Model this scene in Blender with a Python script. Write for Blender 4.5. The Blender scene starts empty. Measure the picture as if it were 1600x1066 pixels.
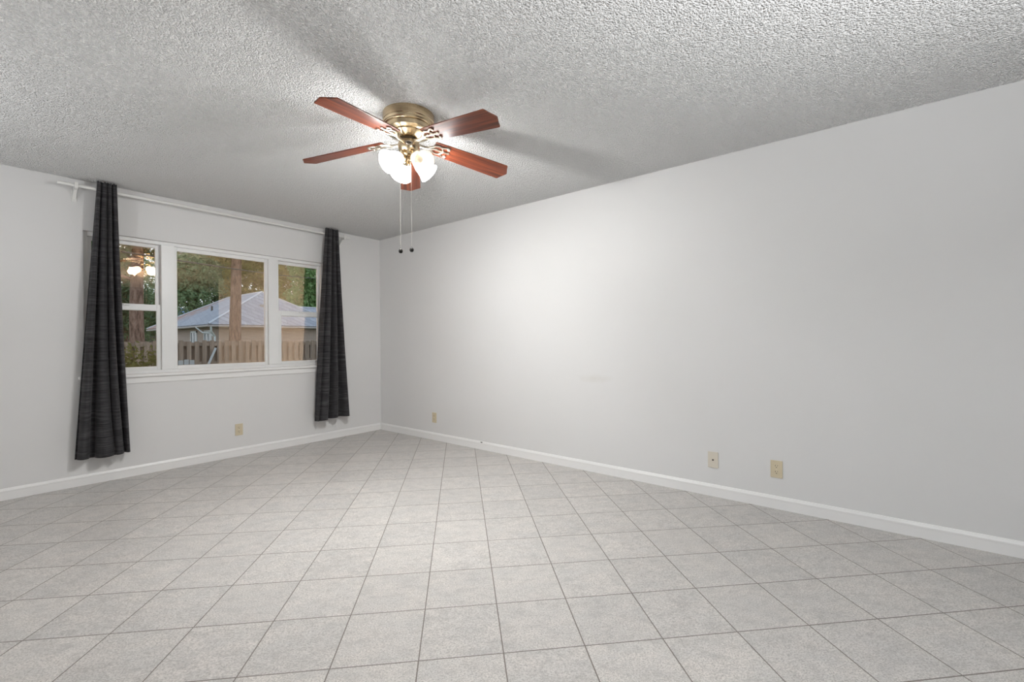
import bpy, bmesh, math, random
import numpy as np
from mathutils import Vector, Matrix

S = bpy.context.scene
COL = S.collection
random.seed(7)

# ---------------------------------------------------------------- camera
cam_d = bpy.data.cameras.new('camera')
cam = bpy.data.objects.new('camera', cam_d); COL.objects.link(cam)
CX, CY, CH = -3.3870, -4.8869, 1.1306
r_ = Vector((0.62456546, -0.78093708, -0.00743407)); u_ = Vector((0.00464319, -0.0058057, 0.99997237)); f_ = Vector((0.78095866, 0.62458272, 0.0))
cam.matrix_world = Matrix(((r_.x, u_.x, -f_.x, CX), (r_.y, u_.y, -f_.y, CY), (r_.z, u_.z, -f_.z, CH), (0, 0, 0, 1)))
cam_d.sensor_width = 36.0
cam_d.lens = 688.646 / 1600 * 36.0
cam_d.shift_y = -0.4 / 1600
cam_d.clip_start = 0.02; cam_d.clip_end = 500
S.camera = cam

# ---------------------------------------------------------------- world, exposure
SKY = 1.25
w = bpy.data.worlds.new('sky'); S.world = w; w.use_nodes = True
nt = w.node_tree; nt.nodes.clear()
out = nt.nodes.new('ShaderNodeOutputWorld'); bg = nt.nodes.new('ShaderNodeBackground')
tc = nt.nodes.new('ShaderNodeTexCoord'); sep = nt.nodes.new('ShaderNodeSeparateXYZ'); rmp = nt.nodes.new('ShaderNodeValToRGB')
rmp.color_ramp.elements[0].position = 0.0; rmp.color_ramp.elements[0].color = (0.92, 0.96, 1.0, 1)
rmp.color_ramp.elements[1].position = 0.6; rmp.color_ramp.elements[1].color = (0.66, 0.80, 1.0, 1)
nt.links.new(tc.outputs['Generated'], sep.inputs[0]); nt.links.new(sep.outputs['Z'], rmp.inputs[0])
nt.links.new(rmp.outputs[0], bg.inputs['Color']); bg.inputs['Strength'].default_value = SKY
nt.links.new(bg.outputs[0], out.inputs[0])
S.view_settings.view_transform = 'Standard'; S.view_settings.look = 'None'
S.view_settings.gamma = 1.0; S.view_settings.use_curve_mapping = False
S.view_settings.exposure = 0.53
S.cycles.max_bounces = 14; S.cycles.diffuse_bounces = 7; S.cycles.glossy_bounces = 4
S.cycles.transparent_max_bounces = 24; S.cycles.sample_clamp_indirect = 4.0
S.cycles.use_denoising = True

# lamp powers (used by the lamp builders below)
GLOW_W = 5.0          # light through each frosted shade
BULB_W = 31.0         # each lit fan bulb
SHADE_E = 9.5         # glow of the frosted shades
FILL_DOME_W = 8.0       # unseen fill dome added behind the camera
FILL_UP2_W = 40.0  # unseen fill uplighter added by the left wall
FILL_UP_W = 220.0       # unseen fill uplighter added behind the camera
LAMP_COL = (1.0, 0.995, 0.98)

# ---------------------------------------------------------------- mesh helpers
class MB:
    """collects geometry; build() links it as one mesh object"""
    def __init__(self): self.bm = bmesh.new()
    def box(self, a, b, m=None):
        x0, y0, z0 = a; x1, y1, z1 = b
        vs = [self.bm.verts.new(Vector(c)) for c in ((x0,y0,z0),(x1,y0,z0),(x1,y1,z0),(x0,y1,z0),(x0,y0,z1),(x1,y0,z1),(x1,y1,z1),(x0,y1,z1))]
        if m is not None:
            for v in vs: v.co = m @ v.co
        for f in ((3,2,1,0),(4,5,6,7),(0,1,5,4),(1,2,6,5),(2,3,7,6),(3,0,4,7)): self.bm.faces.new([vs[i] for i in f])
        return self
    def tube(self, pts, r, seg=10, cap=True, flat=None):
        pts = [Vector(p) for p in pts]; n = len(pts)
        rad = r if isinstance(r, (list, tuple)) else [r]*n
        rings = []; prev = None
        for i, p in enumerate(pts):
            t = (pts[min(i+1, n-1)] - pts[max(i-1, 0)]).normalized()
            if prev is None:
                a = Vector((0,0,1)) if abs(t.z) < .9 else Vector((1,0,0))
                nx = t.cross(a).normalized()
            else:
                nx = (prev - t*prev.dot(t)).normalized()
            prev = nx; ny = t.cross(nx)
            ring = []
            for k in range(seg):
                an = 2*math.pi*k/seg
                ring.append(self.bm.verts.new(p + nx*math.cos(an)*rad[i] + ny*math.sin(an)*rad[i]))
            rings.append(ring)
        for a, b in zip(rings, rings[1:]):
            for k in range(seg): self.bm.faces.new((a[k], a[(k+1) % seg], b[(k+1) % seg], b[k]))
        if cap:
            self.bm.faces.new(list(reversed(rings[0]))); self.bm.faces.new(rings[-1])
        return self
    def lathe(self, prof, m=None, seg=48, closed=False, capb=False, capt=False):
        rings = []
        for (r, z) in prof:
            if r < 1e-6:
                v = self.bm.verts.new((0,0,z)); rings.append([v])
            else:
                rings.append([self.bm.verts.new((r*math.cos(2*math.pi*k/seg), r*math.sin(2*math.pi*k/seg), z)) for k in range(seg)])
        allv = [v for q in rings for v in q]
        for a, b in zip(rings, rings[1:]):
            for k in range(seg):
                k2 = (k+1) % seg
                if len(a) == 1 and len(b) == 1: continue
                if len(a) == 1: self.bm.faces.new((a[0], b[k2], b[k]))
                elif len(b) == 1: self.bm.faces.new((a[k], a[k2], b[0]))
                else: self.bm.faces.new((a[k], a[k2], b[k2], b[k]))
        if capb and len(rings[0]) > 1: self.bm.faces.new(list(reversed(rings[0])))
        if capt and len(rings[-1]) > 1: self.bm.faces.new(rings[-1])
        if m is not None:
            for v in allv: v.co = m @ v.co
        return self
    def prism(self, poly, z0, z1, m=None):
        lo = [self.bm.verts.new((x, y, z0)) for x, y in poly]; hi = [self.bm.verts.new((x, y, z1)) for x, y in poly]
        n = len(poly)
        self.bm.faces.new(list(reversed(lo))); self.bm.faces.new(hi)
        for k in range(n): self.bm.faces.new((lo[k], lo[(k+1) % n], hi[(k+1) % n], hi[k]))
        if m is not None:
            for v in lo+hi: v.co = m @ v.co
        return self
    def ball(self, c, r, sub=2, sc=(1,1,1)):
        ret = bmesh.ops.create_icosphere(self.bm, subdivisions=sub, radius=r)
        for v in ret['verts']: v.co = Vector((v.co.x*sc[0], v.co.y*sc[1], v.co.z*sc[2])) + Vector(c)
        return self
    def poly(self, pts):
        self.bm.faces.new([self.bm.verts.new(p) for p in pts]); return self
    def build(self, name, mat, parent=None, smooth=False, org=(0,0,0), bevel=0.0, mw=None, fix=True):
        if fix: bmesh.ops.recalc_face_normals(self.bm, faces=self.bm.faces)
        if smooth:
            for f in self.bm.faces: f.smooth = True
        o3 = Vector(org)
        if o3.length > 0:
            for v in self.bm.verts: v.co -= o3
        me = bpy.data.meshes.new(name); self.bm.to_mesh(me); self.bm.free()
        me.materials.append(mat)
        o = bpy.data.objects.new(name, me); COL.objects.link(o)
        if parent is not None: o.parent = parent
        else: o.location = o3
        if mw is not None: o.matrix_basis = mw
        if smooth: me.set_sharp_from_angle(angle=math.radians(38))
        if bevel > 0:
            b = o.modifiers.new('bevel', 'BEVEL'); b.width = bevel; b.segments = 2; b.limit_method = 'ANGLE'; b.angle_limit = math.radians(40)
        return o

def tag(o, label=None, cat=None, group=None, kind=None):
    if label: o['label'] = label
    if cat: o['category'] = cat
    if group: o['group'] = group
    if kind: o['kind'] = kind
    return o
def thing(name, loc, label, cat, group=None, kind=None):
    o = bpy.data.objects.new(name, None); COL.objects.link(o); o.location = loc; o.empty_display_size = .05
    return tag(o, label, cat, group, kind)
def inst(src, name, parent, mw):
    o = src.copy(); o.name = name; COL.objects.link(o); o.parent = parent; o.matrix_basis = mw
    return o

# ---------------------------------------------------------------- material helpers
def mat(name, col=(.8,.8,.8), rough=.5, metal=0.0, spec=.5):
    m = bpy.data.materials.new(name); m.use_nodes = True
    p = m.node_tree.nodes['Principled BSDF']
    p.inputs['Base Color'].default_value = (*col, 1); p.inputs['Roughness'].default_value = rough
    p.inputs['Metallic'].default_value = metal; p.inputs['Specular IOR Level'].default_value = spec
    return m, m.node_tree, p
def N(t, kind, **kw):
    n = t.nodes.new(kind)
    for k, v in kw.items(): setattr(n, k, v)
    return n
def L(t, a, b): t.links.new(a, b)
def math_n(t, op, a, b=None, c=None):
    n = N(t, 'ShaderNodeMath', operation=op)
    for i, v in enumerate((a, b, c)):
        if v is None: continue
        if isinstance(v, (int, float)): n.inputs[i].default_value = v
        else: L(t, v, n.inputs[i])
    return n.outputs[0]
def noise(t, vec, scale, detail=2, rough=.5):
    n = N(t, 'ShaderNodeTexNoise'); n.inputs['Scale'].default_value = scale; n.inputs['Detail'].default_value = detail; n.inputs['Roughness'].default_value = rough
    if vec is not None: L(t, vec, n.inputs['Vector'])
    return n
def mapping(t, vec, scale=(1,1,1), loc=(0,0,0), rot=(0,0,0)):
    n = N(t, 'ShaderNodeMapping'); n.inputs['Scale'].default_value = scale; n.inputs['Location'].default_value = loc; n.inputs['Rotation'].default_value = rot
    L(t, vec, n.inputs['Vector']); return n.outputs[0]
def ramp(t, fac, stops):
    n = N(t, 'ShaderNodeValToRGB'); cr = n.color_ramp
    while len(cr.elements) < len(stops): cr.elements.new(.5)
    for e, (p, c) in zip(cr.elements, stops):
        e.position = p; e.color = (*c, 1) if len(c) == 3 else c
    L(t, fac, n.inputs[0]); return n.outputs[0]
def mixc(t, fac, a, b, mode='MIX'):
    n = N(t, 'ShaderNodeMix', data_type='RGBA', blend_type=mode)
    for i, v in ((0, fac), (6, a), (7, b)):
        if isinstance(v, (int, float)): n.inputs[i].default_value = v
        elif isinstance(v, tuple): n.inputs[i].default_value = (*v, 1)
        else: L(t, v, n.inputs[i])
    return n.outputs[2]
def bump(t, p, h, dist, strength=1.0):
    b = N(t, 'ShaderNodeBump'); b.inputs['Distance'].default_value = dist; b.inputs['Strength'].default_value = strength
    L(t, h, b.inputs['Height']); L(t, b.outputs[0], p.inputs['Normal'])
def objco(t): return N(t, 'ShaderNodeTexCoord').outputs['Object']

# ---------------------------------------------------------------- interior materials
# wall paint with faint roller texture and a scuff on the right wall
M_WALL, t, p = mat('wall_paint', (.83,.825,.81), .55, spec=.35)
oc = objco(t)
n1 = noise(t, oc, 1.3, 3)
c = mixc(t, ramp(t, n1.outputs['Fac'], [(.35, (0,0,0)), (.7, (1,1,1))]), (.755,.755,.755), (.74,.74,.738))
dv = N(t, 'ShaderNodeVectorMath', operation='SUBTRACT'); L(t, oc, dv.inputs[0]); dv.inputs[1].default_value = (0, -3.08, .80)
sc_ = N(t, 'ShaderNodeVectorMath', operation='MULTIPLY'); L(t, dv.outputs[0], sc_.inputs[0]); sc_.inputs[1].default_value = (3, 4.2, 16)
ln = N(t, 'ShaderNodeVectorMath', operation='LENGTH'); L(t, sc_.outputs[0], ln.inputs[0])
n2 = noise(t, oc, 14, 3)
fac = math_n(t, 'SUBTRACT', 1.05, math_n(t, 'ADD', ln.outputs['Value'], math_n(t, 'MULTIPLY', n2.outputs['Fac'], .6)))
fac = math_n(t, 'MULTIPLY', math_n(t, 'MAXIMUM', fac, 0.0), .55)
c = mixc(t, fac, c, (.62,.60,.55)); L(t, c, p.inputs['Base Color'])
n3 = noise(t, oc, 160, 2); bump(t, p, n3.outputs['Fac'], .0006, .35)

M_CEIL, t, p = mat('popcorn_ceiling', (.96,.96,.955), .95, spec=.1)
oc = objco(t)
na = noise(t, oc, 92, 2, .55); vo = N(t, 'ShaderNodeTexVoronoi'); vo.inputs['Scale'].default_value = 125; L(t, oc, vo.inputs['Vector'])
p.inputs['Diffuse Roughness'].default_value = 1.0; p.inputs['Sheen Weight'].default_value = .8; p.inputs['Sheen Roughness'].default_value = .9
h = math_n(t, 'ADD', ramp(t, na.outputs['Fac'], [(.36, (0,0,0)), (.62, (.5,.5,.5))]), math_n(t, 'MULTIPLY', vo.outputs['Distance'], -1.5))
bump(t, p, h, .013, 1.0)

M_TRIM, t, p = mat('white_trim_paint', (.87,.87,.865), .32, spec=.5)
M_VINYL, t, p = mat('white_window_vinyl', (.84,.85,.85), .35)

ANG = -0.7779264912; TS = 0.30237968; P0 = (-1.9534729, -3.6450506)
M_FLOOR, t, p = mat('grey_floor_tile', (.55,.53,.51), .42, spec=.4)
oc = objco(t)
mv = N(t, 'ShaderNodeVectorMath', operation='SUBTRACT'); L(t, oc, mv.inputs[0]); mv.inputs[1].default_value = (*P0, 0)
ro = N(t, 'ShaderNodeVectorRotate', rotation_type='Z_AXIS'); L(t, mv.outputs[0], ro.inputs['Vector']); ro.inputs['Angle'].default_value = -ANG
uv = N(t, 'ShaderNodeVectorMath', operation='SCALE'); L(t, ro.outputs[0], uv.inputs[0]); uv.inputs['Scale'].default_value = 1/TS
sx = N(t, 'ShaderNodeSeparateXYZ'); L(t, uv.outputs[0], sx.inputs[0])
def edge_d(v): # distance to the nearest joint, 0 at the joint
    fr = math_n(t, 'FRACT', math_n(t, 'ADD', v, 100.0)); return math_n(t, 'SUBTRACT', .5, math_n(t, 'ABSOLUTE', math_n(t, 'SUBTRACT', fr, .5)))
dmin = math_n(t, 'MINIMUM', edge_d(sx.outputs[0]), edge_d(sx.outputs[1]))
fl = N(t, 'ShaderNodeVectorMath', operation='FLOOR'); L(t, uv.outputs[0], fl.inputs[0])
wn = N(t, 'ShaderNodeTexWhiteNoise', noise_dimensions='3D'); L(t, fl.outputs[0], wn.inputs['Vector'])
off = N(t, 'ShaderNodeVectorMath', operation='SCALE'); L(t, wn.outputs['Color'], off.inputs[0]); off.inputs['Scale'].default_value = 37.0
pc = N(t, 'ShaderNodeVectorMath', operation='ADD'); L(t, uv.outputs[0], pc.inputs[0]); L(t, off.outputs[0], pc.inputs[1])
big = noise(t, mapping(t, pc.outputs[0], (1.3, 2.2, 1)), 1.5, 4, .6)
smu = noise(t, mapping(t, pc.outputs[0], (2.2, 3.4, 1)), 2.0, 8, .82)
fin = noise(t, mapping(t, pc.outputs[0], (48, 62, 1)), 1.0, 4, .75)
base = mixc(t, ramp(t, big.outputs['Fac'], [(.35, (0,0,0)), (.65, (1,1,1))]), (.69,.66,.63), (.61,.60,.585))
base = mixc(t, ramp(t, smu.outputs['Fac'], [(.48, (0,0,0)), (.72, (.75,.75,.75))]), base, (.34,.335,.33))
base = mixc(t, ramp(t, fin.outputs['Fac'], [(.36, (1,1,1)), (.56, (0,0,0))]), base, (.36,.35,.335))
tint = mixc(t, wn.outputs['Value'], (.95,.945,.94), (1.03,1.02,1.01)); base = mixc(t, 1.0, base, tint, 'MULTIPLY')
gj = ramp(t, dmin, [(.0045, (1,1,1)), (.0085, (0,0,0))])
col = mixc(t, gj, base, (.20,.175,.155)); L(t, col, p.inputs['Base Color'])
L(t, ramp(t, gj, [(0, (.40,.40,.40)), (1, (.85,.85,.85))]), p.inputs['Roughness'])
hh = math_n(t, 'ADD', ramp(t, dmin, [(.003, (0,0,0)), (.011, (1,1,1))]), math_n(t, 'MULTIPLY', fin.outputs['Fac'], .25))
bump(t, p, hh, .0016, .8)

M_CURT, t, p = mat('charcoal_slub_fabric', (.05,.05,.053), .8, spec=.2)
oc = objco(t)
s1 = noise(t, mapping(t, oc, (5, 5, 210)), 1.0, 3, .65); s2 = noise(t, mapping(t, oc, (3, 3, 40)), 1.0, 3, .6); s3 = noise(t, mapping(t, oc, (700, 700, 700)), 1.0, 1)
m_ = math_n(t, 'ADD', math_n(t, 'MULTIPLY', s1.outputs['Fac'], .6), math_n(t, 'ADD', math_n(t, 'MULTIPLY', s2.outputs['Fac'], .3), math_n(t, 'MULTIPLY', s3.outputs['Fac'], .1)))
L(t, ramp(t, m_, [(.36, (.013,.013,.0145)), (.5, (.038,.037,.040)), (.66, (.105,.102,.107))]), p.inputs['Base Color'])
p.inputs['Sheen Weight'].default_value = .08; p.inputs['Sheen Roughness'].default_value = .5
bump(t, p, s1.outputs['Fac'], .001, .6)

M_BRASS, t, p = mat('antique_satin_brass', (.60,.47,.30), .24, 1.0)
oc = objco(t); bn = noise(t, mapping(t, oc, (4, 4, 160)), 1.0, 2); L(t, ramp(t, bn.outputs['Fac'], [(.3, (.52,.40,.25)), (.7, (.68,.56,.38))]), p.inputs['Base Color'])
M_BRASSD, _, _ = mat('dark_brass_recess', (.10,.075,.05), .5, .8)
M_IRON, t, p = mat('polished_pale_brass', (.84,.78,.67), .3, 1.0)
M_BADGE, _, _ = mat('dark_bronze_badge', (.12,.10,.08), .35, .9)
M_BLADE, t, p = mat('cherry_wood_blade', (.16,.04,.02), .32, spec=.5)
oc = objco(t)
g1 = noise(t, mapping(t, oc, (1.6, 38, 20)), 1.0, 4, .6); g2 = noise(t, mapping(t, oc, (5, 170, 50)), 1.0, 2, .6)
gm = math_n(t, 'ADD', math_n(t, 'MULTIPLY', g1.outputs['Fac'], .7), math_n(t, 'MULTIPLY', g2.outputs['Fac'], .3))
L(t, ramp(t, gm, [(.36, (.035,.008,.005)), (.5, (.145,.033,.014)), (.64, (.27,.075,.027))]), p.inputs['Base Color'])
M_SHADE = bpy.data.materials.new('lit_frosted_glass'); M_SHADE.use_nodes = True
t = M_SHADE.node_tree; p = t.nodes['Principled BSDF']
p.inputs['Base Color'].default_value = (.9,.88,.84,1); p.inputs['Roughness'].default_value = .3
p.inputs['Emission Color'].default_value = (1.0,.99,.975,1); p.inputs['Emission Strength'].default_value = SHADE_E
M_SHADE0, t, p = mat('dim_frosted_glass', (.96,.94,.90), .3)
tl = N(t, 'ShaderNodeBsdfTranslucent'); tl.inputs['Color'].default_value = (.98,.95,.89,1); mx = N(t, 'ShaderNodeMixShader'); mx.inputs[0].default_value = .5
ou = t.nodes['Material Output']; L(t, p.outputs[0], mx.inputs[1]); L(t, tl.outputs[0], mx.inputs[2]); L(t, mx.outputs[0], ou.inputs['Surface'])
p.inputs['Emission Color'].default_value = (1.0,.93,.82,1); p.inputs['Emission Strength'].default_value = .40
M_BULB0, _, _ = mat('dim_bulb_glass', (.85,.76,.60), .25)
M_BULB = bpy.data.materials.new('lit_bulb_glass'); M_BULB.use_nodes = True
p = M_BULB.node_tree.nodes['Principled BSDF']; p.inputs['Base Color'].default_value = (.9,.85,.75,1)
p.inputs['Emission Color'].default_value = (1.0,.88,.70,1); p.inputs['Emission Strength'].default_value = 2.2
M_DOMEG = bpy.data.materials.new('fill_dome_glass'); M_DOMEG.use_nodes = True
p = M_DOMEG.node_tree.nodes['Principled BSDF']; p.inputs['Emission Color'].default_value = (1,.95,.88,1); p.inputs['Emission Strength'].default_value = 4.0
M_CHAIN, _, _ = mat('pale_bead_chain', (.75,.72,.66), .35, .6)
M_KNOB, _, _ = mat('dark_bronze_knob', (.018,.016,.014), .25, .3)
M_IVORY, _, _ = mat('almond_wall_plate', (.65,.57,.41), .4)
M_IVORY2, _, _ = mat('beige_wall_plate', (.69,.64,.55), .4)
M_SLOT, _, _ = mat('dark_slot', (.015,.013,.012), .6)
M_RODW, _, _ = mat('white_enamel_rod', (.80,.80,.78), .35)
# window glass: clear sheet, orange reflection tint stands in for warm lamplight
M_GLASS = bpy.data.materials.new('warm_tint_window_glass'); M_GLASS.use_nodes = True
t = M_GLASS.node_tree; t.nodes.clear()
o_ = N(t, 'ShaderNodeOutputMaterial'); mx = N(t, 'ShaderNodeMixShader'); tr = N(t, 'ShaderNodeBsdfTransparent'); gl = N(t, 'ShaderNodeBsdfGlossy')
tr.inputs['Color'].default_value = (.95,.97,.96,1); gl.inputs['Color'].default_value = (1.0,.66,.42,1); gl.inputs['Roughness'].default_value = 0.0
fr = N(t, 'ShaderNodeFresnel'); fr.inputs['IOR'].default_value = 1.55
L(t, math_n(t, 'MINIMUM', math_n(t, 'MULTIPLY_ADD', fr.outputs[0], 1.0, .12), 1.0), mx.inputs[0]); L(t, tr.outputs[0], mx.inputs[1]); L(t, gl.outputs[0], mx.inputs[2]); L(t, mx.outputs[0], o_.inputs[0])

# ---------------------------------------------------------------- room shell
H = 2.44; WT = 0.15
XL, YF = -4.60, -8.2
def struct(name, mb, m, parent=None, **k):
    o = mb.build(name, m, parent, **k)
    if parent is None: o['kind'] = 'structure'
    return o
WE, HX = -5.565, 2.6                                 # the right wall ends here and the room opens sideways
struct('floor', MB().box((XL-.1, YF-.1, -.10), (.12, WT, 0)).box((.12, YF-.1, -.10), (HX+.1, WE+.1, 0)), M_FLOOR)
struct('ceiling', MB().box((XL-.1, YF-.1, H), (.12, WT, H+.10)).box((.12, YF-.1, H), (HX+.1, WE+.1, H+.10)), M_CEIL)
WX0, WX1, WZ0, WZ1 = -2.772, -.738, .868, 2.045     # window opening
b = MB()
b.box((XL-.1, 0, 0), (WX0, WT, H)).box((WX1, 0, 0), (0, WT, H)).box((WX0, 0, 0), (WX1, WT, WZ0-.023)).box((WX0, 0, WZ1), (WX1, WT, H))
struct('wall_back', b, M_WALL)
struct('wall_right', MB().box((0, WE, 0), (.12, WT, H)), M_WALL)
M_DARKW, _, _ = mat('dark_unlit_wall', (.13,.11,.095), .6, spec=.3)  # wall colour darkened to stand in for an unlit room in pane reflections
struct('wall_front', MB().box((XL, YF-.1, 0), (HX+.1, YF, H)), M_DARKW)
struct('wall_hall', MB().box((HX, YF, 0), (HX+.1, WE, H)).box((.12, WE, 0), (HX+.1, WE+.1, H)), M_WALL)
# left wall with a wide glazed opening behind and beside the camera
DY0, DY1, DZ = -6.4, -4.3, 2.05
b = MB(); b.box((XL-.1, DY1, 0), (XL, 0, H)).box((XL-.1, YF, 0), (XL, DY0, H)).box((XL-.1, DY0, DZ), (XL, DY1, H))
struct('wall_left', b, M_WALL)
d = thing('door_1', (XL-.05, (DY0+DY1)/2, 0), None, None, kind='structure')
og = d.location
b = MB()
for y in (DY0, (DY0+DY1)/2-.03, DY1-.06): b.box((XL-.08, y, 0), (XL-.02, y+.06, DZ))
b.box((XL-.08, DY0+.06, DZ-.06), (XL-.02, DY1-.06, DZ)).box((XL-.08, DY0+.06, 0), (XL-.02, DY1-.06, .05))
b.build('door_frame', M_VINYL, d, org=og)
b = MB().box((XL-.053, DY0+.06, .05), (XL-.047, (DY0+DY1)/2-.03, DZ-.06)).box((XL-.053, (DY0+DY1)/2+.03, .05), (XL-.047, DY1-.06, DZ-.06))
b.build('pane', M_GLASS, d, org=og)

# baseboards: flat face with a stepped, rounded top
prof = [(0,0),(.012,0),(.012,.058),(.0135,.060),(.0135,.068),(.010,.074),(.006,.082),(0,.085)]
def base_run(name, p0, dirv, nrm, length):
    b = MB(); m = Matrix((( nrm[0], 0, dirv[0], p0[0]), (nrm[1], 0, dirv[1], p0[1]), (0, 1, 0, 0), (0,0,0,1)))
    b.prism(prof, 0, length, m); return struct(name, b, M_TRIM)
base_run('baseboard_right', (0, WE-.010), (0, 1), (-1, 0), -WE+.010)
base_run('baseboard_back', (XL, 0), (1, 0), (0, -1), -XL-.0136)

# ---------------------------------------------------------------- window
w1 = thing('window_1', ((WX0+WX1)/2, .07, WZ0), None, None, kind='structure'); og = w1.location.copy()
FY0, FY1 = .040, .118
JL, JR = WX0+.030, WX1-.030                        # jamb faces
ML0, ML1, MR0, MR1 = -2.262, -2.165, -1.352, -1.252   # mullions
b = MB()
b.box((WX0, FY0, WZ0), (JL, FY1, WZ1)).box((JR, FY0, WZ0), (WX1, FY1, WZ1))
b.box((JL, FY0, WZ1-.030), (JR, FY1, WZ1)).box((JL, FY0, WZ0), (JR, FY1, WZ0+.028))
b.box((ML0, FY0-.008, WZ0+.028), (ML1, FY1, WZ1-.030)).box((MR0, FY0-.008, WZ0+.028), (MR1, FY1, WZ1-.030))
b.build('frame', M_VINYL, w1, org=og, bevel=.003)
def sash(name, x0, x1, z0, z1, y0, y1, sw, rt, rb, glab=None):
    b = MB(); b.box((x0, y0, z0), (x0+sw, y1, z1)).box((x1-sw, y0, z0), (x1, y1, z1))
    b.box((x0+sw, y0, z1-rt), (x1-sw, y1, z1)).box((x0+sw, y0, z0), (x1-sw, y1, z0+rb))
    s = b.build(name, M_VINYL, w1, org=og, bevel=.003)
    g = MB().box((x0+sw-.004, (y0+y1)/2-.002, z0+rb-.004), (x1-sw+.004, (y0+y1)/2+.002, z1-rt+.004)).build('pane', M_GLASS, s, org=og)
    return s
ZB, ZT, ZM = WZ0+.028, WZ1-.030, 1.448
sash('picture_sash', ML1, MR0, ZB, ZT, .058, .088, .026, .036, .030)
sash('upper_sash', JL, ML0, ZM-.028, ZT, .086, .110, .030, .030, .055)
sash('lower_sash', JL, ML0, ZB, ZM+.028, .056, .082, .030, .056, .030)
sash('upper_sash', MR1, JR, ZM-.028, ZT, .086, .110, .026, .032, .055)
sash('lower_sash', MR1, JR, ZB, ZM+.028, .056, .082, .040, .056, .030)
b = MB(); b.box((-2.805, -.040, WZ0-.023), (-.705, 0, WZ0)); b.box((WX0, 0, WZ0-.023), (WX1, FY0+.02, WZ0))
b.build('stool', M_TRIM, w1, org=og, bevel=.004)
b = MB(); b.box((-2.775, -.014, WZ0-.078), (-.735, 0, WZ0-.023)); b.build('apron', M_TRIM, w1, org=og, bevel=.003)
for x in (-2.50, -1.0):
    b = MB(); b.box((x-.022, .044, ZM+.010), (x+.022, .058, ZM+.026)); b.box((x-.006, .036, ZM+.012), (x+.020, .046, ZM+.020)); b.build('sash_lock', M_VINYL, w1, org=og, bevel=.002)

# ---------------------------------------------------------------- curtain rod and curtains
RY, RZ = -.104, 2.366
rod = thing('curtain_rod', (-1.70, 0, RZ), 'white telescoping curtain rod on brackets above the window', 'curtain rod'); og = rod.location.copy()
MB().tube([(-2.925, RY, RZ), (-1.75, RY, RZ)], .0125, 16).build('rod_tube', M_RODW, rod, smooth=True, org=og)
MB().tube([(-1.76, RY, RZ), (-.485, RY, RZ)], .0100, 16).build('rod_tube', M_RODW, rod, smooth=True, org=og)
for x in (-2.822, -.560):
    b = MB(); b.box((x-.016, -.006, RZ-.110), (x+.016, 0, RZ-.012))
    b.box((x-.010, -.020, RZ-.085), (x+.010, -.006, RZ-.020))
    pr = [(-.020, -.085), (-.075, -.030), (RY-.020, -.026), (RY-.024, .020), (RY-.017, .020), (RY-.014, -.012), (RY+.014, -.012), (RY+.016, .012), (RY+.022, .012), (-.030, -.018), (-.020, -.018)]
    b.prism(pr, x-.010, x+.010, Matrix(((0,0,1,0),(1,0,0,0),(0,1,0,RZ),(0,0,0,1))))
    b.build('bracket', M_RODW, rod, org=og, bevel=.0015)

def curtain(label, xt, xb, zb, vt, vb, depth, seed):
    """xt/xb: (left,right) at header/hem; vt/vb: where the valleys between the folds lie at header/hem; depth: how deep each valley is at the hem"""
    NU, NV = 170, 90; ZT_ = 2.425; n = len(vt)-1
    vs = []; fs = []
    for j in range(NV+1):
        v = j/NV; z = ZT_ + (zb-ZT_)*v; g = v**1.05; k = min(1, max(0, v-.03)*1.7)**.8
        x0 = xt[0]+(xb[0]-xt[0])*g; x1 = xt[1]+(xb[1]-xt[1])*g
        A = .034 + .082*k; yb = -.123 + .065*k
        bd = [p_+(q_-p_)*(.25*v+.75*v*v) + (.012*math.sin(5.0*v+i*2.1+seed) if 0 < i < n else 0) for i, (p_, q_) in enumerate(zip(vt, vb))]
        for i in range(NU+1):
            s = i/NU; m = 0
            while m < n-1 and s > bd[m+1]: m += 1
            t = min(1, max(0, (s-bd[m])/(bd[m+1]-bd[m])))
            d0 = 1+(depth[m]-1)*v; d1 = 1+(depth[m+1]-1)*v
            wl = .02+.115*depth[m]*(.35+.65*v); wr = .02+.115*depth[m+1]*(.35+.65*v); tt = min(1, max(0, (t-wl)/(1-wl-wr))); lobe = max(0.0, math.sin(math.pi*tt**.85))**.50
            floor_ = (1-d0)*(1-t)+(1-d1)*t
            f = floor_ + (1-floor_)*lobe
            f *= .86+.14*math.sin(2.3*m+seed+1.5*v)
            f += .07*v*math.sin(11*s+5*v+seed)*lobe
            y = yb - A*f
            x = x0+(x1-x0)*s
            zz = z
            if j == NV: zz = z + .006*math.sin(4*s+seed) + .006*f
            if j == 0: zz = z + .004*math.sin(40*s) - .004*f
            vs.append((x, y, zz))
    for j in range(NV):
        for i in range(NU):
            k = j*(NU+1)+i; fs.append((k, k+1, k+NU+2, k+NU+1))
    org = Vector(((xt[0]+xt[1])/2, -.12, zb)); vs = [tuple(Vector(q)-org) for q in vs]
    me = bpy.data.meshes.new('curtain'); me.from_pydata(vs, [], fs); me.materials.append(M_CURT)
    for f in me.polygons: f.use_smooth = True
    o = bpy.data.objects.new('curtain', me); COL.objects.link(o); o.location = org
    md = o.modifiers.new('thickness', 'SOLIDIFY'); md.thickness = .0025; md.offset = 0
    return tag(o, label, 'curtain')
curtain('dark charcoal curtain panel covering the left end of the window', (-2.705, -2.585), (-2.838, -2.505), .226, [0,.23,.52,.73,1], [0,.30,.70,.88,1], [.8,1,.35,.8,.7], 3)
curtain('dark charcoal curtain panel at the right end of the window near the corner', (-.803, -.645), (-.920, -.503), .252, [0,.16,.50,.76,1], [0,.07,.37,.72,1], [.8,.5,1,1,.7], 11)

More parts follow.
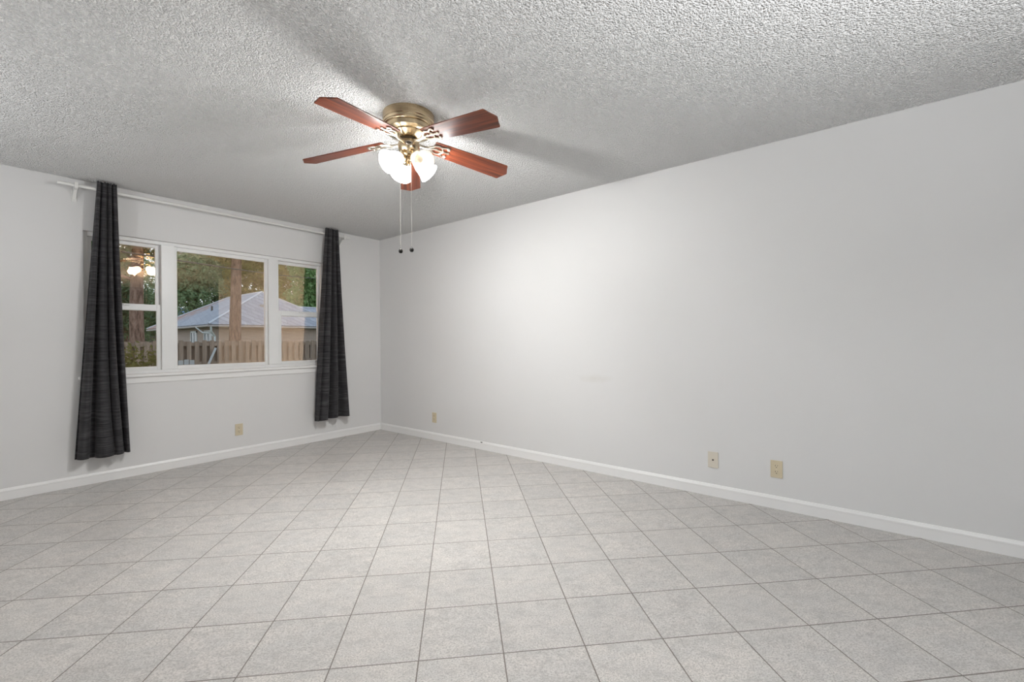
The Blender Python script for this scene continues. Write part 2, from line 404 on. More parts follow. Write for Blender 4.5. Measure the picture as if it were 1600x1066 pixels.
# ---------------------------------------------------------------- wall plates
def wall_m(pos, face):   # local x right along the wall, y up, z out of the wall
    if face == 'back': return Matrix(((1,0,0,pos[0]),(0,0,-1,pos[1]),(0,1,0,pos[2]),(0,0,0,1)))
    return Matrix(((0,0,-1,pos[0]),(-1,0,0,pos[1]),(0,1,0,pos[2]),(0,0,0,1)))
def plate_poly(wd, hg, r=.004):
    pts = []
    for cx_, cy_, a0 in ((wd/2-r, hg/2-r, 0), (-wd/2+r, hg/2-r, 90), (-wd/2+r, -hg/2+r, 180), (wd/2-r, -hg/2+r, 270)):
        for k in range(4): a = math.radians(a0+30*k); pts.append((cx_+r*math.cos(a), cy_+r*math.sin(a)))
    return pts
def circ(r, n=16, cx_=0, cy_=0): return [(cx_+r*math.cos(2*math.pi*k/n), cy_+r*math.sin(2*math.pi*k/n)) for k in range(n)]
def outlet(pos, face, label, mt):
    o = thing('wall_outlet', pos, label, 'outlet'); m = wall_m((0,0,0), face)
    MB().prism(plate_poly(.070, .115), 0, .0055, m).build('cover_plate', mt, o, bevel=.0015)
    for sgn in (1, -1):
        b = MB(); pl = [(max(-.0145, min(.0145, .0172*math.cos(a))), .0172*math.sin(a)*.86+.0195*sgn) for a in [2*math.pi*k/24 for k in range(24)]]
        b.prism(pl, .005, .0075, m); rc = b.build('receptacle', mt, o, bevel=.0006)
        s = MB(); yy = .0195*sgn
        s.box((-.0075, yy+.0005, .0070), (-.0050, yy+.0085, .0079), m).box((.0050, yy+.0015, .0070), (.0072, yy+.0080, .0079), m)
        s.prism(circ(.0026, 10, 0, yy-.0065), .0070, .0079, m); s.build('slot', M_SLOT, rc)
    MB().prism(circ(.0028), .005, .0066, m).build('screw', M_IRON, o)
    return o
outlet((-1.656, 0, .264), 'back', 'almond duplex outlet low on the window wall under the window', M_IVORY)
outlet((0, -1.033, .256), 'right', 'small beige duplex outlet on the right wall nearest the corner', M_IVORY)
outlet((0, -4.425, .263), 'right', 'almond duplex outlet on the right wall, the outlet farthest from the corner', M_IVORY)
o = thing('cable_plate', (0, -4.029, .261), 'beige cable jack plate with one dark centre hole on the right wall', 'wall plate'); m = wall_m((0,0,0), 'right')
MB().prism(plate_poly(.070, .115), 0, .0055, m).build('cover_plate', M_IVORY2, o, bevel=.0015)
b = MB(); b.prism(circ(.0062, 6), .005, .0085, m); j_ = b.build('coax_jack', M_BRASSD, o); MB().prism(circ(.0045), .008, .0105, m).build('jack_hole', M_SLOT, j_)
for sy in (.030, -.030): MB().prism(circ(.0026, 12, 0, sy), .005, .0066, m).build('screw', M_IVORY2, o)
b = MB(); b.tube([(-.012, -1.78, .078), (-.024, -1.78, .080), (-.030, -1.776, .084)], .0042, 8)
tag(b.build('cable_stub', M_SLOT, None, True, org=(-.012, -1.78, .078)), 'short black cable stub poking out at the top of the right baseboard', 'cable')

# ---------------------------------------------------------------- ceiling fan
FX, FYc = -1.757, -2.828
fan = thing('ceiling_fan', (FX, FYc, H), 'brass flush mount ceiling fan with five cherry blades and lit frosted shades', 'ceiling fan')
z0 = -H
hp = [(0,0),(.146,0),(.1465,-.006),(.1455,-.044),(.1430,-.047),(.1455,-.050),(.1440,-.062),(.1405,-.065),(.1405,-.070),(.1330,-.073),(.1345,-.080),(.1300,-.098),(.118,-.106),(.102,-.109),(.1025,-.114),(.097,-.117),(.075,-.129),(.060,-.136),(.055,-.137),(0,-.137)]
MB().lathe(list(reversed(hp)), seg=64).build('motor_housing', M_BRASS, fan, True)
MB().lathe([(0,-.151),(.048,-.151),(.048,-.137),(0,-.137)], seg=40).build('flywheel', M_BRASSD, fan, True)
sp = [(0,-.238),(.012,-.237),(.016,-.230),(.030,-.226),(.048,-.216),(.058,-.203),(.0625,-.185),(.0625,-.168),(.058,-.154),(.050,-.150),(0,-.150)]
sw_ = MB().lathe(sp, seg=48).build('switch_housing', M_BRASS, fan, True)
fn = MB().lathe([(0,-.292),(.007,-.288),(.010,-.278),(.007,-.268),(.0065,-.262),(.012,-.256),(.014,-.246),(.010,-.238),(0,-.236)], seg=24).build('finial', M_BRASS, fan, True)
# badge faces the camera
ca = math.atan2(CY-FYc, CX-FX)
e1 = Vector((-math.sin(ca), math.cos(ca), 0)); e2 = Vector((0,0,1)); e3 = Vector((math.cos(ca), math.sin(ca), 0))
bm_ = Matrix.Identity(4)
for k, e in enumerate((e1, e2, e3)):
    for i in range(3): bm_[i][k] = e[i]
bm_.translation = e3*.0615 + Vector((0,0,-.182))
b = MB(); b.prism([(x*1.0, y*.62) for x, y in circ(.021, 24)], 0, .004); bd = b.build('badge', M_BADGE, fan, mw=bm_, bevel=.001)
b = MB(); b.tube([(.0165*math.cos(a), .0100*math.sin(a), .0042) for a in [2*math.pi*k/24 for k in range(25)]], .0012, 6); b.build('badge_rim', M_IRON, bd)
# blades: fitted poses (axis e, across n) from the photograph
POSE = [((0.945,-0.313,-0.099),(0.278,0.923,-0.266)), ((0.629,0.769,-0.112),(-0.776,0.614,-0.144)), ((-0.490,0.861,-0.134),(-0.832,-0.508,-0.222)),
        ((-0.949,-0.282,-0.144),(0.293,-0.954,-0.062)), ((0.010,-0.992,-0.124),(0.971,0.039,-0.236))]
def ogee(side):
    # from the corner to the point of the blade tip
    pts = [(.634, .0695), (.6405, .0655), (.645, .056), (.651, .042), (.660, .026), (.668, .012), (.672, .004)]
    return [(x, y*side) for x, y in pts]
bl = [(.150,-.050),(.158,-.054)] + [(.30,-.0595),(.45,-.0645)] + ogee(-1) + list(reversed(ogee(1))) + [(.45,.0645),(.30,.0595),(.158,.054),(.150,.050)]
first_blade = first_iron = None
for k, (e, n) in enumerate(POSE):
    e = Vector(e).normalized(); n = Vector(n); n = (n - e*n.dot(e)).normalized(); u = e.cross(n)
    mw = Matrix.Identity(4)
    for c_, vv in enumerate((e, n, u)):
        for i in range(3): mw[i][c_] = vv[i]
    mw.translation = Vector((0,0,2.306-H))
    if first_blade is None:
        first_blade = MB().prism(bl, -.003, .003).build('blade', M_BLADE, fan, mw=mw, bevel=.0012)
        b = MB()
        zi = -.0075
        # neck from the flywheel, widening into an open scroll with three screw bosses
        b.tube([(.040,0,-.016),(.070,0,-.022),(.100,0,-.020),(.128,0,-.012),(.150,0,zi-.001)], [.011,.0095,.0085,.0085,.008], 10)
        for sg in (1, -1):
            b.tube([(.120,.003*sg,-.013),(.138,.012*sg,zi-.002),(.156,.027*sg,zi),(.176,.034*sg,zi),(.196,.029*sg,zi),(.208,.032*sg,zi),(.226,.042*sg,zi),(.240,.040*sg,zi),(.243,.030*sg,zi),(.235,.024*sg,zi)], [.007,.0065,.0058,.0052,.0048,.0048,.0052,.0056,.005,.004], 8)
            b.ball((.236,.034*sg,zi+.001), .0092, 2, (1,1,.6))
            b.tube([(.196,.029*sg,zi),(.206,.015*sg,zi),(.218,0,zi)], .0045, 8)
        b.tube([(.150,0,zi),(.176,0,zi-.001),(.220,0,zi),(.240,0,zi),(.252,0,zi)], [.006,.0048,.0050,.0052,.004], 8)
        b.ball((.248,0,zi+.001), .0088, 2, (1,1,.6)); b.ball((.170,0,zi), .009, 2, (1.2,1,.55))
        first_iron = b.build('blade_bracket', M_IRON, fan, True, mw=mw)
    else:
        inst(first_blade, 'blade', fan, mw); inst(first_iron, 'blade_bracket', fan, mw)
# light kit: four tilted bells; azimuth measured from the direction to the camera, positive to the picture's right
def frame_z(zv, pos):
    zv = zv.normalized(); a = Vector((0,0,1)); x = a.cross(zv).normalized(); y = zv.cross(x)
    m = Matrix.Identity(4)
    for c_, vv in enumerate((x, y, zv)):
        for i in range(3): m[i][c_] = vv[i]
    m.translation = pos; return m
shp_out = [(.022,-.004),(.026,.000),(.029,.004),(.034,.014),(.0405,.030),(.0440,.046),(.0470,.062),(.0520,.080),(.0590,.096),(.0640,.106)]
shp_in = [(.0615,.106),(.0565,.096),(.0495,.080),(.0445,.062),(.0415,.046),(.0380,.030),(.0315,.014),(.0235,.004),(.0,.003)]
proto = None
for az, rd, dz in ((33, .060, 0), (124, .050, .014), (-160, .050, .008), (-54, .056, 0)):
    a = ca + math.radians(az)        # world azimuth (counter-clockwise is the picture's right seen from below towards the camera)
    hd = Vector((math.cos(a), math.sin(a), 0))
    ax = (hd*math.sin(math.radians(61)) + Vector((0,0,-math.cos(math.radians(61))))).normalized()
    neck = hd*rd + Vector((0,0,-.258+dz))
    m = frame_z(ax, neck)
    st = hd*.035 + Vector((0,0,-.205))
    arm = MB().tube([st, st+hd*.011+Vector((0,0,-.003)), st+hd*.016+Vector((0,0,-.014)), neck-ax*.022], [.0085,.008,.0085,.010], 10).build('lamp_arm', M_BRASS, fan, True)
    if az == 33:      # this bulb is nearly out: its shade stays dim beside the others
        s0 = MB().lathe(shp_out+shp_in, seg=40).build('lamp_shade', M_SHADE0, fan, True, mw=m); s0['label'] = 'dim cream frosted shade'
        b0 = MB().lathe([(0,.068),(.010,.066),(.017,.058),(.019,.048),(.016,.036),(.011,.024),(.009,.004)], seg=20).build('bulb', M_BULB0, s0, True)
        MB().lathe([(0,-.028),(.012,-.028),(.020,-.022),(.027,-.010),(.030,.002),(.0285,.008),(.024,.002),(0,.000)], seg=28).build('socket', M_BRASS, arm, True, mw=m)
        continue
    if proto is None:
        ps = MB().lathe(shp_out+shp_in, seg=40).build('lamp_shade', M_SHADE, fan, True, mw=m)
        pk = MB().lathe([(0,-.028),(.012,-.028),(.020,-.022),(.027,-.010),(.030,.002),(.0285,.008),(.024,.002),(0,.000)], seg=28).build('socket', M_BRASS, arm, True, mw=m)
        pb = MB().lathe([(0,.068),(.010,.066),(.017,.058),(.019,.048),(.016,.036),(.011,.024),(.009,.004)], seg=20).build('bulb', M_BULB, ps, True)
        proto = (ps, pk, pb)
    else:
        s_ = inst(proto[0], 'lamp_shade', fan, m); inst(proto[1], 'socket', arm, m); inst(proto[2], 'bulb', s_, Matrix.Identity(4))
    ld = bpy.data.lights.new('glow_light', 'POINT'); ld.energy = GLOW_W; ld.color = LAMP_COL; ld.shadow_soft_size = .035
    lo = bpy.data.objects.new('glow_light', ld); COL.objects.link(lo); lo.parent = fan; lo.matrix_basis = frame_z(-ax, neck+ax*.118)
    ld = bpy.data.lights.new('bulb_light', 'SPOT'); ld.spot_size = math.radians(170); ld.spot_blend = .8; ld.energy = BULB_W; ld.color = LAMP_COL; ld.shadow_soft_size = .035
    lo = bpy.data.objects.new('bulb_light', ld); COL.objects.link(lo); lo.parent = fan
    lo.matrix_basis = frame_z(-(ax+Vector((0,0,-.55))), neck+ax*.118)
# pull chains with dark knobs
for (dx, dy, top, zend) in ((-.030, .044, -.200, 1.670), (.008, -.008, -.286, 1.676)):
    zk = zend - H
    c_ = MB().tube([(dx, dy, top), (dx, dy, zk)], .0008, 6).build('pull_chain', M_CHAIN, fan, True)
    kb = MB().lathe([(0,-.026),(.007,-.025),(.0115,-.019),(.0125,-.012),(.0100,-.004),(.004,.001),(.0025,.006),(0,.006)], Matrix.Translation((dx, dy, zk)), 16).build('pull_knob', M_KNOB, c_, True)

# ---------------------------------------------------------------- added flush lamp, unseen fill light behind the camera
LX, LY = -2.4, -6.9
lamp = thing('fill_ceiling_lamp', (LX, LY, H), 'added unseen fill lamp with round frosted dome behind the camera', 'ceiling lamp')
MB().lathe([(0,-.022),(.165,-.022),(.172,-.012),(.170,0),(0,0)], seg=48).build('lamp_base', M_BRASS, lamp, True)
MB().lathe([(0,-.085),(.05,-.082),(.10,-.070),(.14,-.046),(.155,-.0225)], seg=48).build('lamp_shade', M_DOMEG, lamp, True)
ld = bpy.data.lights.new('fill_dome_light', 'POINT'); ld.energy = FILL_DOME_W; ld.color = (.98,.99,1); ld.shadow_soft_size = .14
lo = bpy.data.objects.new('fill_dome_light', ld); COL.objects.link(lo); lo.parent = lamp; lo.location = (0,0,-.25)

# added uplighters, never in view, that fill the room with ambient light
def uplighter(tx, ty, zs, power, cone, aim, soft, label):
    up = thing('fill_uplighter', (tx, ty, 0), label, 'added fill lamp')
    MB().lathe([(0,0),(.14,0),(.14,.012),(.12,.022),(.02,.032),(0,.032)], seg=40).build('base', M_KNOB, up, True)
    MB().tube([(0,0,.03), (0,0,zs-.06)], .012, 12).build('pole', M_KNOB, up, True)
    dv = Vector(aim).normalized(); mw = frame_z(dv, Vector((0,0,zs)))
    MB().lathe([(0,-.055),(.05,-.05),(.14,-.030),(.20,-.005),(.197,-.003),(.13,-.024),(.04,-.04),(0,-.043)], seg=40).build('lamp_shade', M_KNOB, up, True, mw=mw)
    ld = bpy.data.lights.new('fill_uplight', 'SPOT'); ld.energy = power; ld.color = (.97,.985,1); ld.shadow_soft_size = soft
    ld.spot_size = math.radians(cone); ld.spot_blend = 1.0
    lo = bpy.data.objects.new('fill_uplight', ld); COL.objects.link(lo); lo.parent = up; lo.matrix_basis = frame_z(-dv, Vector((0,0,zs)))
uplighter(-2.6, -5.85, 1.20, FILL_UP_W, 165, (0,.10,1), .06, 'added unseen fill uplighter tilted towards the room behind the camera')
uplighter(-4.2, -1.6, 1.10, FILL_UP2_W, 160, (.25,.05,1), .05, 'added unseen fill uplighter with a bowl shade against the left wall')

# ================================================================= outdoors
GZ = -.45
def px2w(px, tt, z):      # ground position seen in photo column px at forward distance tt
    s = (px-800)/688.646
    return Vector((CX + (f_.x + .62458*s)*tt, CY + (f_.y - .78096*s)*tt, z))
M_GRASS, t, p = mat('lawn', (.06,.09,.03), .95, spec=.1); oc = objco(t)
L(t, ramp(t, noise(t, oc, 3, 4).outputs['Fac'], [(.3, (.035,.055,.02)), (.7, (.10,.12,.045))]), p.inputs['Base Color'])
M_FENCE, t, p = mat('weathered_cedar', (.3,.22,.17), .85, spec=.15); oc = objco(t)
fc = ramp(t, noise(t, mapping(t, oc, (7.0, 7.0, .7)), 1.0, 4, .6).outputs['Fac'], [(.3, (.19,.145,.115)), (.5, (.31,.225,.17)), (.7, (.42,.31,.24))])
L(t, mixc(t, ramp(t, noise(t, mapping(t, oc, (60, 60, 2)), 1.0, 3).outputs['Fac'], [(.4, (0,0,0)), (.7, (.6,.6,.6))]), fc, (.17,.14,.12)), p.inputs['Base Color'])
M_GREYW, _, _ = mat('silvered_timber', (.42,.41,.40), .85, spec=.15)
M_BARK, t, p = mat('pine_bark', (.16,.10,.07), .95, spec=.1); oc = objco(t)
bk = noise(t, mapping(t, oc, (11, 11, 3.2)), 1.0, 5, .7)
L(t, ramp(t, bk.outputs['Fac'], [(.33, (.075,.045,.035)), (.5, (.23,.145,.11)), (.68, (.36,.25,.20))]), p.inputs['Base Color']); bump(t, p, bk.outputs['Fac'], .05, .9)
M_ROOF, t, p = mat('grey_asphalt_shingle', (.3,.3,.33), .9, spec=.2); oc = objco(t)
br = N(t, 'ShaderNodeTexBrick'); br.inputs['Scale'].default_value = 1.0; br.inputs['Brick Width'].default_value = .5; br.inputs['Row Height'].default_value = .16; br.inputs['Mortar Size'].default_value = .012
L(t, mapping(t, oc, (1, 1, 1), rot=(.6, .0, .3)), br.inputs['Vector'])
br.inputs['Color1'].default_value = (.27,.28,.31,1); br.inputs['Color2'].default_value = (.40,.40,.43,1); br.inputs['Mortar'].default_value = (.20,.20,.23,1)
rn = noise(t, oc, 2.2, 4); lit = noise(t, oc, .45, 3)
rc_ = mixc(t, ramp(t, rn.outputs['Fac'], [(.3, (0,0,0)), (.7, (.5,.5,.5))]), br.outputs['Color'], (.30,.30,.33))
# fallen needles gather on the shaded eaves
sz = N(t, 'ShaderNodeSeparateXYZ'); L(t, oc, sz.inputs[0])
nd = math_n(t, 'SUBTRACT', math_n(t, 'ADD', math_n(t, 'MULTIPLY', noise(t, oc, 1.1, 4).outputs['Fac'], 1.6), math_n(t, 'MULTIPLY', math_n(t, 'SUBTRACT', sz.outputs[1], 5.0), .12)), 1.12)
L(t, mixc(t, math_n(t, 'MINIMUM', math_n(t, 'MAXIMUM', math_n(t, 'MULTIPLY', nd, 3.0), 0.0), .8), rc_, (.34,.20,.15)), p.inputs['Base Color'])
M_ROOFB, _, _ = mat('blue_grey_roof', (.22,.32,.50), .8, spec=.2)
M_SIDING, t, p = mat('taupe_siding', (.43,.34,.29), .8, spec=.2); oc = objco(t)
wv = N(t, 'ShaderNodeTexWave', bands_direction='Z'); wv.inputs['Scale'].default_value = 1.6; L(t, oc, wv.inputs['Vector']); bump(t, p, wv.outputs['Fac'], .01, .6)
M_DARKS, _, _ = mat('brown_siding', (.16,.13,.11), .85, spec=.2)
M_WHITE, _, _ = mat('white_exterior_trim', (.72,.74,.75), .5)
M_PANEG, _, _ = mat('dark_pane', (.10,.12,.15), .08)
M_WIRE, _, _ = mat('black_cable', (.02,.02,.02), .6)
def leaf_mat(name, c0, c1):
    m, t, p = mat(name, c0, .7, spec=.15)
    oi = objco(t); L(t, ramp(t, noise(t, oi, 1.4, 3).outputs['Fac'], [(.3, c0), (.7, c1)]), p.inputs['Base Color'])
    p.inputs['Transmission Weight'].default_value = 0.0; p.inputs['Subsurface Weight'].default_value = 0.0
    tl = N(t, 'ShaderNodeBsdfTranslucent'); tl.inputs['Color'].default_value = (*c1, 1); mx = N(t, 'ShaderNodeMixShader'); mx.inputs[0].default_value = .35
    ou = t.nodes['Material Output']; L(t, p.outputs[0], mx.inputs[1]); L(t, tl.outputs[0], mx.inputs[2]); L(t, mx.outputs[0], ou.inputs['Surface'])
    return m
LF = dict(dark=leaf_mat('deep_green_leaf', (.10,.15,.08), (.21,.28,.15)), mid=leaf_mat('mid_green_leaf', (.16,.23,.12), (.31,.40,.22)),
          yel=leaf_mat('olive_yellow_leaf', (.14,.15,.04), (.34,.31,.09)), bri=leaf_mat('bright_green_leaf', (.15,.26,.10), (.32,.46,.20)),
          bush=leaf_mat('bush_leaf', (.10,.09,.025), (.22,.19,.06)))
struct('ground', MB().box((-60, WT+.001, GZ-.2), (90, 120, GZ)), M_GRASS)

def foliage(name, parent, m, blobs, n, leaf, seed):
    """leaves scattered through ellipsoid clumps; blobs: (centre, radii)"""
    rg = np.random.default_rng(seed); V = []
    vol = np.array([b[1][0]*b[1][1]*b[1][2] for b in blobs])**(2/3); cnt = np.maximum(40, (n*vol/vol.sum()).astype(int))
    for (c, r), k in zip(blobs, cnt):
        d = rg.normal(size=(k,3)); d /= np.linalg.norm(d, axis=1)[:,None]
        rad = rg.uniform(.55, 1.0, k)**.5 * (1+.18*np.sin(d[:,0]*5+d[:,2]*4+seed)+.12*np.sin(d[:,1]*9+seed))
        P = np.array(c) + d*rad[:,None]*np.array(r)
        a = rg.normal(size=(k,3)); a /= np.linalg.norm(a, axis=1)[:,None]
        b = np.cross(a, rg.normal(size=(k,3))); b /= np.linalg.norm(b, axis=1)[:,None]
        s = leaf*rg.uniform(.6, 1.4, k)[:,None]
        V.append(np.stack([P-a*s, P+b*s*.42, P+a*s, P-b*s*.42], 1).reshape(-1,3))
    V = np.concatenate(V); nf = len(V)//4
    me = bpy.data.meshes.new(name); me.from_pydata(V.tolist(), [], np.arange(nf*4).reshape(-1,4).tolist()); me.materials.append(m)
    o = bpy.data.objects.new(name, me); COL.objects.link(o); o.parent = parent; return o
def tree(pos, label, hgt, rad, m, blobs, n, leaf, seed, lean=(0,0), name='tree', group=None, limbs=6, ll=1.0):
    rnd = random.Random(seed)
    o = thing(name, pos, label, 'tree', group)
    path = [(lean[0]*q*hgt+.06*math.sin(q*7+seed)*rad*3, lean[1]*q*hgt, hgt*q) for q in [i/10 for i in range(11)]]
    MB().tube([(0,0,-.1)]+path, [rad*1.35, rad*1.18]+[rad*(1-.55*i/10) for i in range(1, 11)], 14).build('trunk', M_BARK, o, True)
    for k in range(limbs):
        q = .42+.5*k/limbs; a = rnd.uniform(0, 2*math.pi); z = hgt*q; ln_ = (hgt*.26*(1.1-q)+.9)*ll
        x0 = lean[0]*z; y0 = lean[1]*z
        MB().tube([(x0,y0,z), (x0+math.cos(a)*ln_*.5, y0+math.sin(a)*ln_*.5, z+ln_*.18), (x0+math.cos(a)*ln_, y0+math.sin(a)*ln_, z+ln_*.22)], [rad*.32, rad*.2, rad*.08], 7).build('branch', M_BARK, o, True)
    foliage('foliage', o, m, blobs, n, leaf, seed)
    return o
def clumps(cz, r, n, seed, flat=.8, spread=1.0):
    rnd = random.Random(seed); out_ = []
    for k in range(n):
        a = rnd.uniform(0, 6.283); q = rnd.uniform(.15, .8)*r*spread; s = r*rnd.uniform(.32, .55)
        out_.append(((math.cos(a)*q, math.sin(a)*q, cz+rnd.uniform(-.9, .9)*r*1.6), (s, s, s*flat)))
    return out_
PT = 17.0; P1 = px2w(369, PT, GZ)
tree(P1, 'tall brown pine trunk rising behind the fence in the middle window', 10.5, .225, LF['yel'], [((-.3,.3,5.3),(.9,1.0,.6)), ((1.2,.3,5.3),(1.1,1.0,.75)), ((.5,.2,6.9),(1.5,1.5,1.2)), ((1.7,-.4,6.4),(.9,1.0,.8)), ((.3,.4,8.9),(1.4,1.5,1.4))], 5200, .13, 4, name='pine_tree', ll=.45)
P2 = px2w(216, 15.6, GZ)
tree(P2, 'dark brown tree trunk standing in the left window beside the curtain', 9.0, .235, LF['dark'], [((-.8,.2,5.1),(.9,.9,.7)), ((.5,.2,5.3),(.8,.8,.55)), ((-.3,.4,6.6),(1.3,1.4,1.1)), ((-.2,.3,8.2),(1.3,1.4,1.3))], 4600, .12, 9, name='shade_tree', ll=.4)
BG = [(303, 41, 'mid', 11.6, 2.7, 'broad mid green tree left of the middle window pine'), (345, 55, 'dark', 14.4, 3.3, 'deep green tree behind the pine trunk above the house roof'),
      (397, 46, 'yel', 12.2, 2.7, 'olive yellow tree just right of the pine trunk above the roof peak'), (441, 56, 'yel', 14.4, 3.3, 'golden olive tree filling the left part of the right window'),
      (489, 43, 'bri', 11.8, 2.7, 'bright green tree at the right edge of the right window'), (247, 56, 'mid', 14.4, 3.4, 'grey green tree between the left window trunk and the mullion'),
      (196, 44, 'dark', 11.0, 2.4, 'dark tree at the far left window edge with sky gaps')]
for k, (px, tt, mk, hg, r, lab) in enumerate(BG):
    tree(px2w(px, tt, GZ), lab, hg, .22, LF[mk], clumps(hg*.56, r, 38, 30+k, 1.1, .85), 8000, .20, 50+k, group='trees beyond the neighbouring house', limbs=5)
# bush outside the left window
bo = thing('bush', px2w(212, 6.3, GZ), 'brownish green bush growing below the left window', 'bush')
foliage('foliage', bo, LF['bush'], [((-.25,0,.75),(.42,.40,.75)), ((.22,.1,.72),(.38,.36,.72)), ((0,.2,1.0),(.40,.36,.52)), ((.05,-.1,.5),(.5,.42,.5))], 5200, .035, 3)
b = MB()
for k in range(6):
    a = k*1.05; b.tube([(0,0,-.05), (.12*math.cos(a), .12*math.sin(a), .45), (.25*math.cos(a), .25*math.sin(a), .95)], [.018,.013,.006], 6)
b.build('stem', M_BARK, bo, True)

# shadowbox fence, one panel of boards between each pair of posts
FNY = 11.0; FX0, FX1 = -4.8, 9.6; FZT = 1.20
fe = thing('wooden_fence', ((FX0+FX1)/2, FNY, GZ), 'weathered brown shadowbox board fence across the yard', 'fence'); og = fe.location.copy()
PW = 2.4; x = FX0; rf = random.Random(5)
while x < FX1-.01:
    b = MB(); k = 0; xx = x+.03
    while xx < x+PW-.02:
        dz = rf.uniform(-.03, .02)
        b.box((xx, FNY-.065, GZ+.06), (xx+.115, FNY-.045, FZT+dz)); b.box((xx+.10, FNY+.045, GZ+.06), (xx+.225, FNY+.065, FZT-.03+dz)); xx += .2
    b.build('board_panel', M_FENCE, fe, org=og)
    for z in (GZ+.30, GZ+.92, FZT-.16): MB().box((x, FNY-.045, z), (x+PW, FNY+.045, z+.09)).build('rail', M_FENCE, fe, org=og)
    MB().box((x-.045, FNY-.02, GZ), (x+.045, FNY+.07, FZT-.04)).build('post', M_FENCE, fe, org=og)
    x += PW
def fpx(px, y, z):       # point on the plane Y=y seen in column px
    s = (px-800)/688.646; dx = f_.x+.62458*s; dy = f_.y-.78096*s; tt = (y-CY)/dy
    return Vector((CX+dx*tt, y, z))
A = fpx(311, FNY-.30, GZ+.02); B_ = fpx(337, FNY-.115, .97)
A2 = fpx(303, FNY-.42, GZ)
b = MB(); A = A2
dirv = (B_-A).normalized(); b.tube([A, B_], .042, 4); tag(b.build('timber_brace', M_GREYW, None, org=A), 'grey diagonal timber leaning against the fence', 'timber brace')
G0 = fpx(291, FNY-.075, .56)
b = MB()
for k in range(3): b.box((G0.x-.20+k*.14, FNY-.090, GZ), (G0.x-.08+k*.14, FNY-.066, .62+.02*(k % 2)))
tag(b.build('grey_board', M_GREYW, None, org=(G0.x, FNY-.06, GZ)), 'silvery grey boards patched onto the fence left of the brace', 'boards')

# neighbouring house with a hip roof
def P3(x, y, z): return Vector((x, y, z))
hx0, hx1, hy0, hy1, EZ, RZ_ = 5.04, 13.2, 23.0, 35.7, 2.13, 4.40
hs = thing('house', (9, 23, GZ), 'neighbouring single storey house with grey hip roof behind the fence', 'house'); og = hs.location.copy()
MB().box((hx0+.45, hy0+.45, GZ), (hx1-.3, hy1-.45, EZ+.02)).box((hx1-.3, hy0+.75, GZ), (21.5, hy1-3, EZ+.02)).build('wall', M_SIDING, hs, org=og)
R1, R2 = P3(9.0, 26.1, RZ_), P3(9.0, 32.0, RZ_); c1, c2, c3, c4 = P3(hx0, hy0, EZ), P3(hx1, hy0, EZ), P3(hx1, hy1, EZ), P3(hx0, hy1, EZ)
b = MB(); b.poly([c1, c2, R1]); b.poly([c2, c3, R2, R1]); b.poly([c3, c4, R2]); b.poly([c4, c1, R1, R2])
# lower wing to the right
w1_, w2_, w3_, w4_ = P3(10.2, 23.3, EZ-.02), P3(22.5, 23.3, EZ-.02), P3(22.5, 31, EZ-.02), P3(10.2, 31, EZ-.02); wr1, wr2 = P3(9.6, 27.1, 3.62), P3(19.5, 27.1, 3.62)
b.poly([w1_, w2_, wr2, wr1]); b.poly([w2_, w3_, wr2]); b.poly([w3_, w4_, wr1, wr2])
rfm = b.build('roof', M_ROOF, hs, org=og, fix=False)
md = rfm.modifiers.new('thickness', 'SOLIDIFY'); md.thickness = .10; md.offset = 0
M_RIDGE, _, _ = mat('pale_ridge_cap', (.52,.53,.57), .9)
b = MB()
for q0, q1 in ((c1, R1), (c2, R1), (R1, R2), (c4, R2), (wr1, wr2)): b.tube([q0+P3(0,0,.07), q1+P3(0,0,.07)], .055, 6)
b.build('ridge_cap', M_RIDGE, rfm, org=og)
M_GUT, _, _ = mat('weathered_gutter', (.40,.35,.32), .7)
b = MB()
for q0, q1 in ((c1, c2), (c1, c4), (w1_, w2_)): b.tube([q0+P3(0,0,-.07), q1+P3(0,0,-.07)], .06, 6)
b.build('gutter', M_GUT, hs, org=og)
b = MB().tube([c1+P3(.1,-.02,-.1), c1+P3(.15,.1,-.35), c1+P3(.42,.40,-.62), c1+P3(.42,.40,-2.2)], .05, 8); b.build('downspout', M_WHITE, hs, org=og)
b = MB().tube([P3(5.0,24.9,EZ-.1), P3(5.2,24.5,EZ-.40), P3(5.43,23.9,EZ-.45), P3(5.43,23.6,EZ-.62)], .045, 8); b.build('downspout', M_WHITE, hs, org=og)
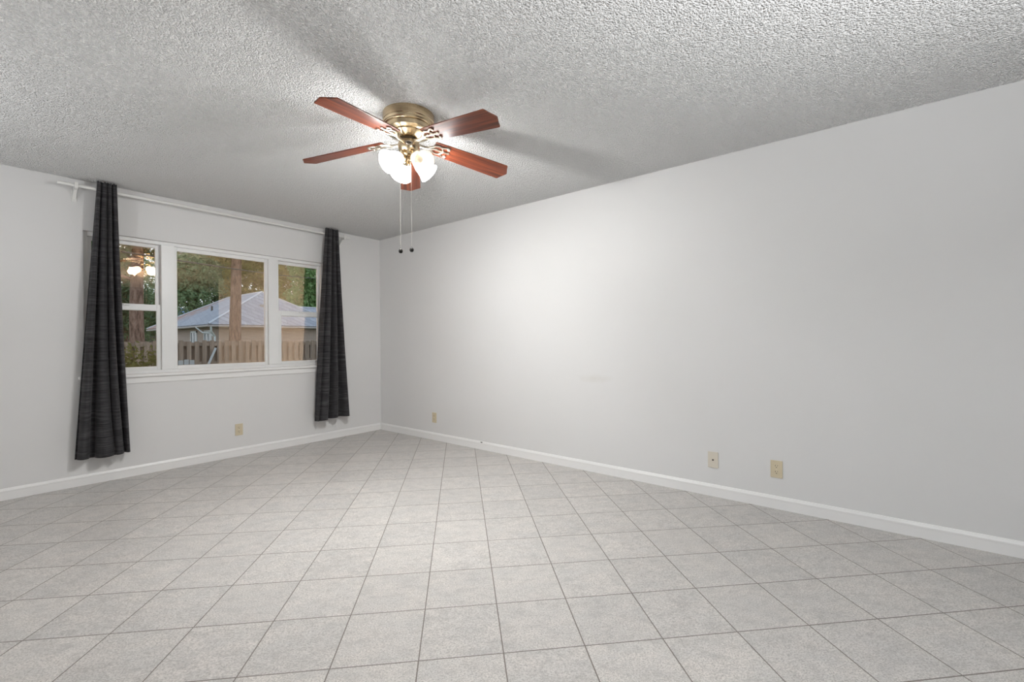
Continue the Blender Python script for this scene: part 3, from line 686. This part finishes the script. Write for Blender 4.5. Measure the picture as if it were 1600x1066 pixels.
def hwin(cx_, cy_, z0_, z1_, wd, face):
    b = MB()
    if face == 'x':
        X = hx0+.45
        b.box((X-.05, cy_-wd/2, z0_), (X+.02, cy_-wd/2+.10, z1_)).box((X-.05, cy_+wd/2-.10, z0_), (X+.02, cy_+wd/2, z1_)).box((X-.05, cy_-wd/2, z1_-.10), (X+.02, cy_+wd/2, z1_)).box((X-.05, cy_-wd/2, z0_), (X+.02, cy_+wd/2, z0_+.08)).box((X-.04, cy_-.03, z0_), (X+.02, cy_+.03, z1_))
        f = b.build('window', M_WHITE, hs, org=og); MB().box((X-.02, cy_-wd/2+.08, z0_+.06), (X+.02, cy_+wd/2-.08, z1_-.08)).build('pane', M_PANEG, f, org=og)
    else:
        Y = cy_
        b.box((cx_-wd/2, Y-.05, z0_), (cx_-wd/2+.12, Y+.02, z1_)).box((cx_+wd/2-.12, Y-.05, z0_), (cx_+wd/2, Y+.02, z1_)).box((cx_-wd/2, Y-.05, z1_-.12), (cx_+wd/2, Y+.02, z1_)).box((cx_-wd/2, Y-.05, z0_), (cx_+wd/2, Y+.02, z0_+.1)).box((cx_-wd/2, Y-.04, (z0_+z1_)/2-.03), (cx_+wd/2, Y+.02, (z0_+z1_)/2+.03))
        f = b.build('window', M_WHITE, hs, org=og); MB().box((cx_-wd/2+.1, Y-.02, z0_+.08), (cx_+wd/2-.1, Y+.02, z1_-.1)).build('pane', M_PANEG, f, org=og)
hwin(0, 27.0, .95, 1.86, 1.15, 'x'); hwin(0, 24.55, .95, 1.86, 1.25, 'x'); hwin(11.9, 23.45, 1.0, 1.95, 1.1, 'y')
b = MB().box((8.35,24.6,3.2), (8.7,24.9,3.52)); b.build('roof_vent', M_GUT, hs, org=og)
MB().tube([P3(6.9,28.5,3.0), P3(6.9,28.5,3.55)], .06, 8).build('vent_pipe', M_DARKS, hs, org=og)
MB().tube([P3(12.2,24.9,2.5), P3(12.2,24.9,3.05)], .09, 8).build('vent_pipe', M_DARKS, hs, org=og)
# second house far to the left
hs2 = thing('house', px2w(222, 64, GZ), 'distant low house with blue grey roof seen in the left window', 'house')
MB().box((-10, -4, 0), (9, 5, 4.9)).build('wall', M_DARKS, hs2)
b = MB(); q = [P3(-10.6,-4.6,4.8), P3(9.6,-4.6,4.8), P3(9.6,5.6,4.8), P3(-10.6,5.6,4.8)]; g0, g1 = P3(-7,.5,7.0), P3(6,.5,7.0)
b.poly([q[0], q[1], g1, g0]); b.poly([q[1], q[2], g1]); b.poly([q[2], q[3], g0, g1]); b.poly([q[3], q[0], g0])
r2 = b.build('roof', M_ROOFB, hs2, fix=False); md = r2.modifiers.new('thickness', 'SOLIDIFY'); md.thickness = .12
# overhead service cable crossing the middle pane
def ppx(px, py, tt): 
    s = (px-800)/688.646; v = (532.6-py)/688.646
    d_ = f_ + r_*s + u_*v; return Vector((CX, CY, CH)) + d_*tt
ca0, ca1 = ppx(190, 393.5, 6.0), ppx(520, 436, 26.0)
pts = [ca0.lerp(ca1, q/16) - Vector((0,0,.10*math.sin(math.pi*q/16))) for q in range(17)]
tag(MB().tube(pts, .013, 6).build('overhead_cable', M_WIRE, None, org=pts[0]), 'thin black overhead cable crossing the top of the middle window', 'cable')
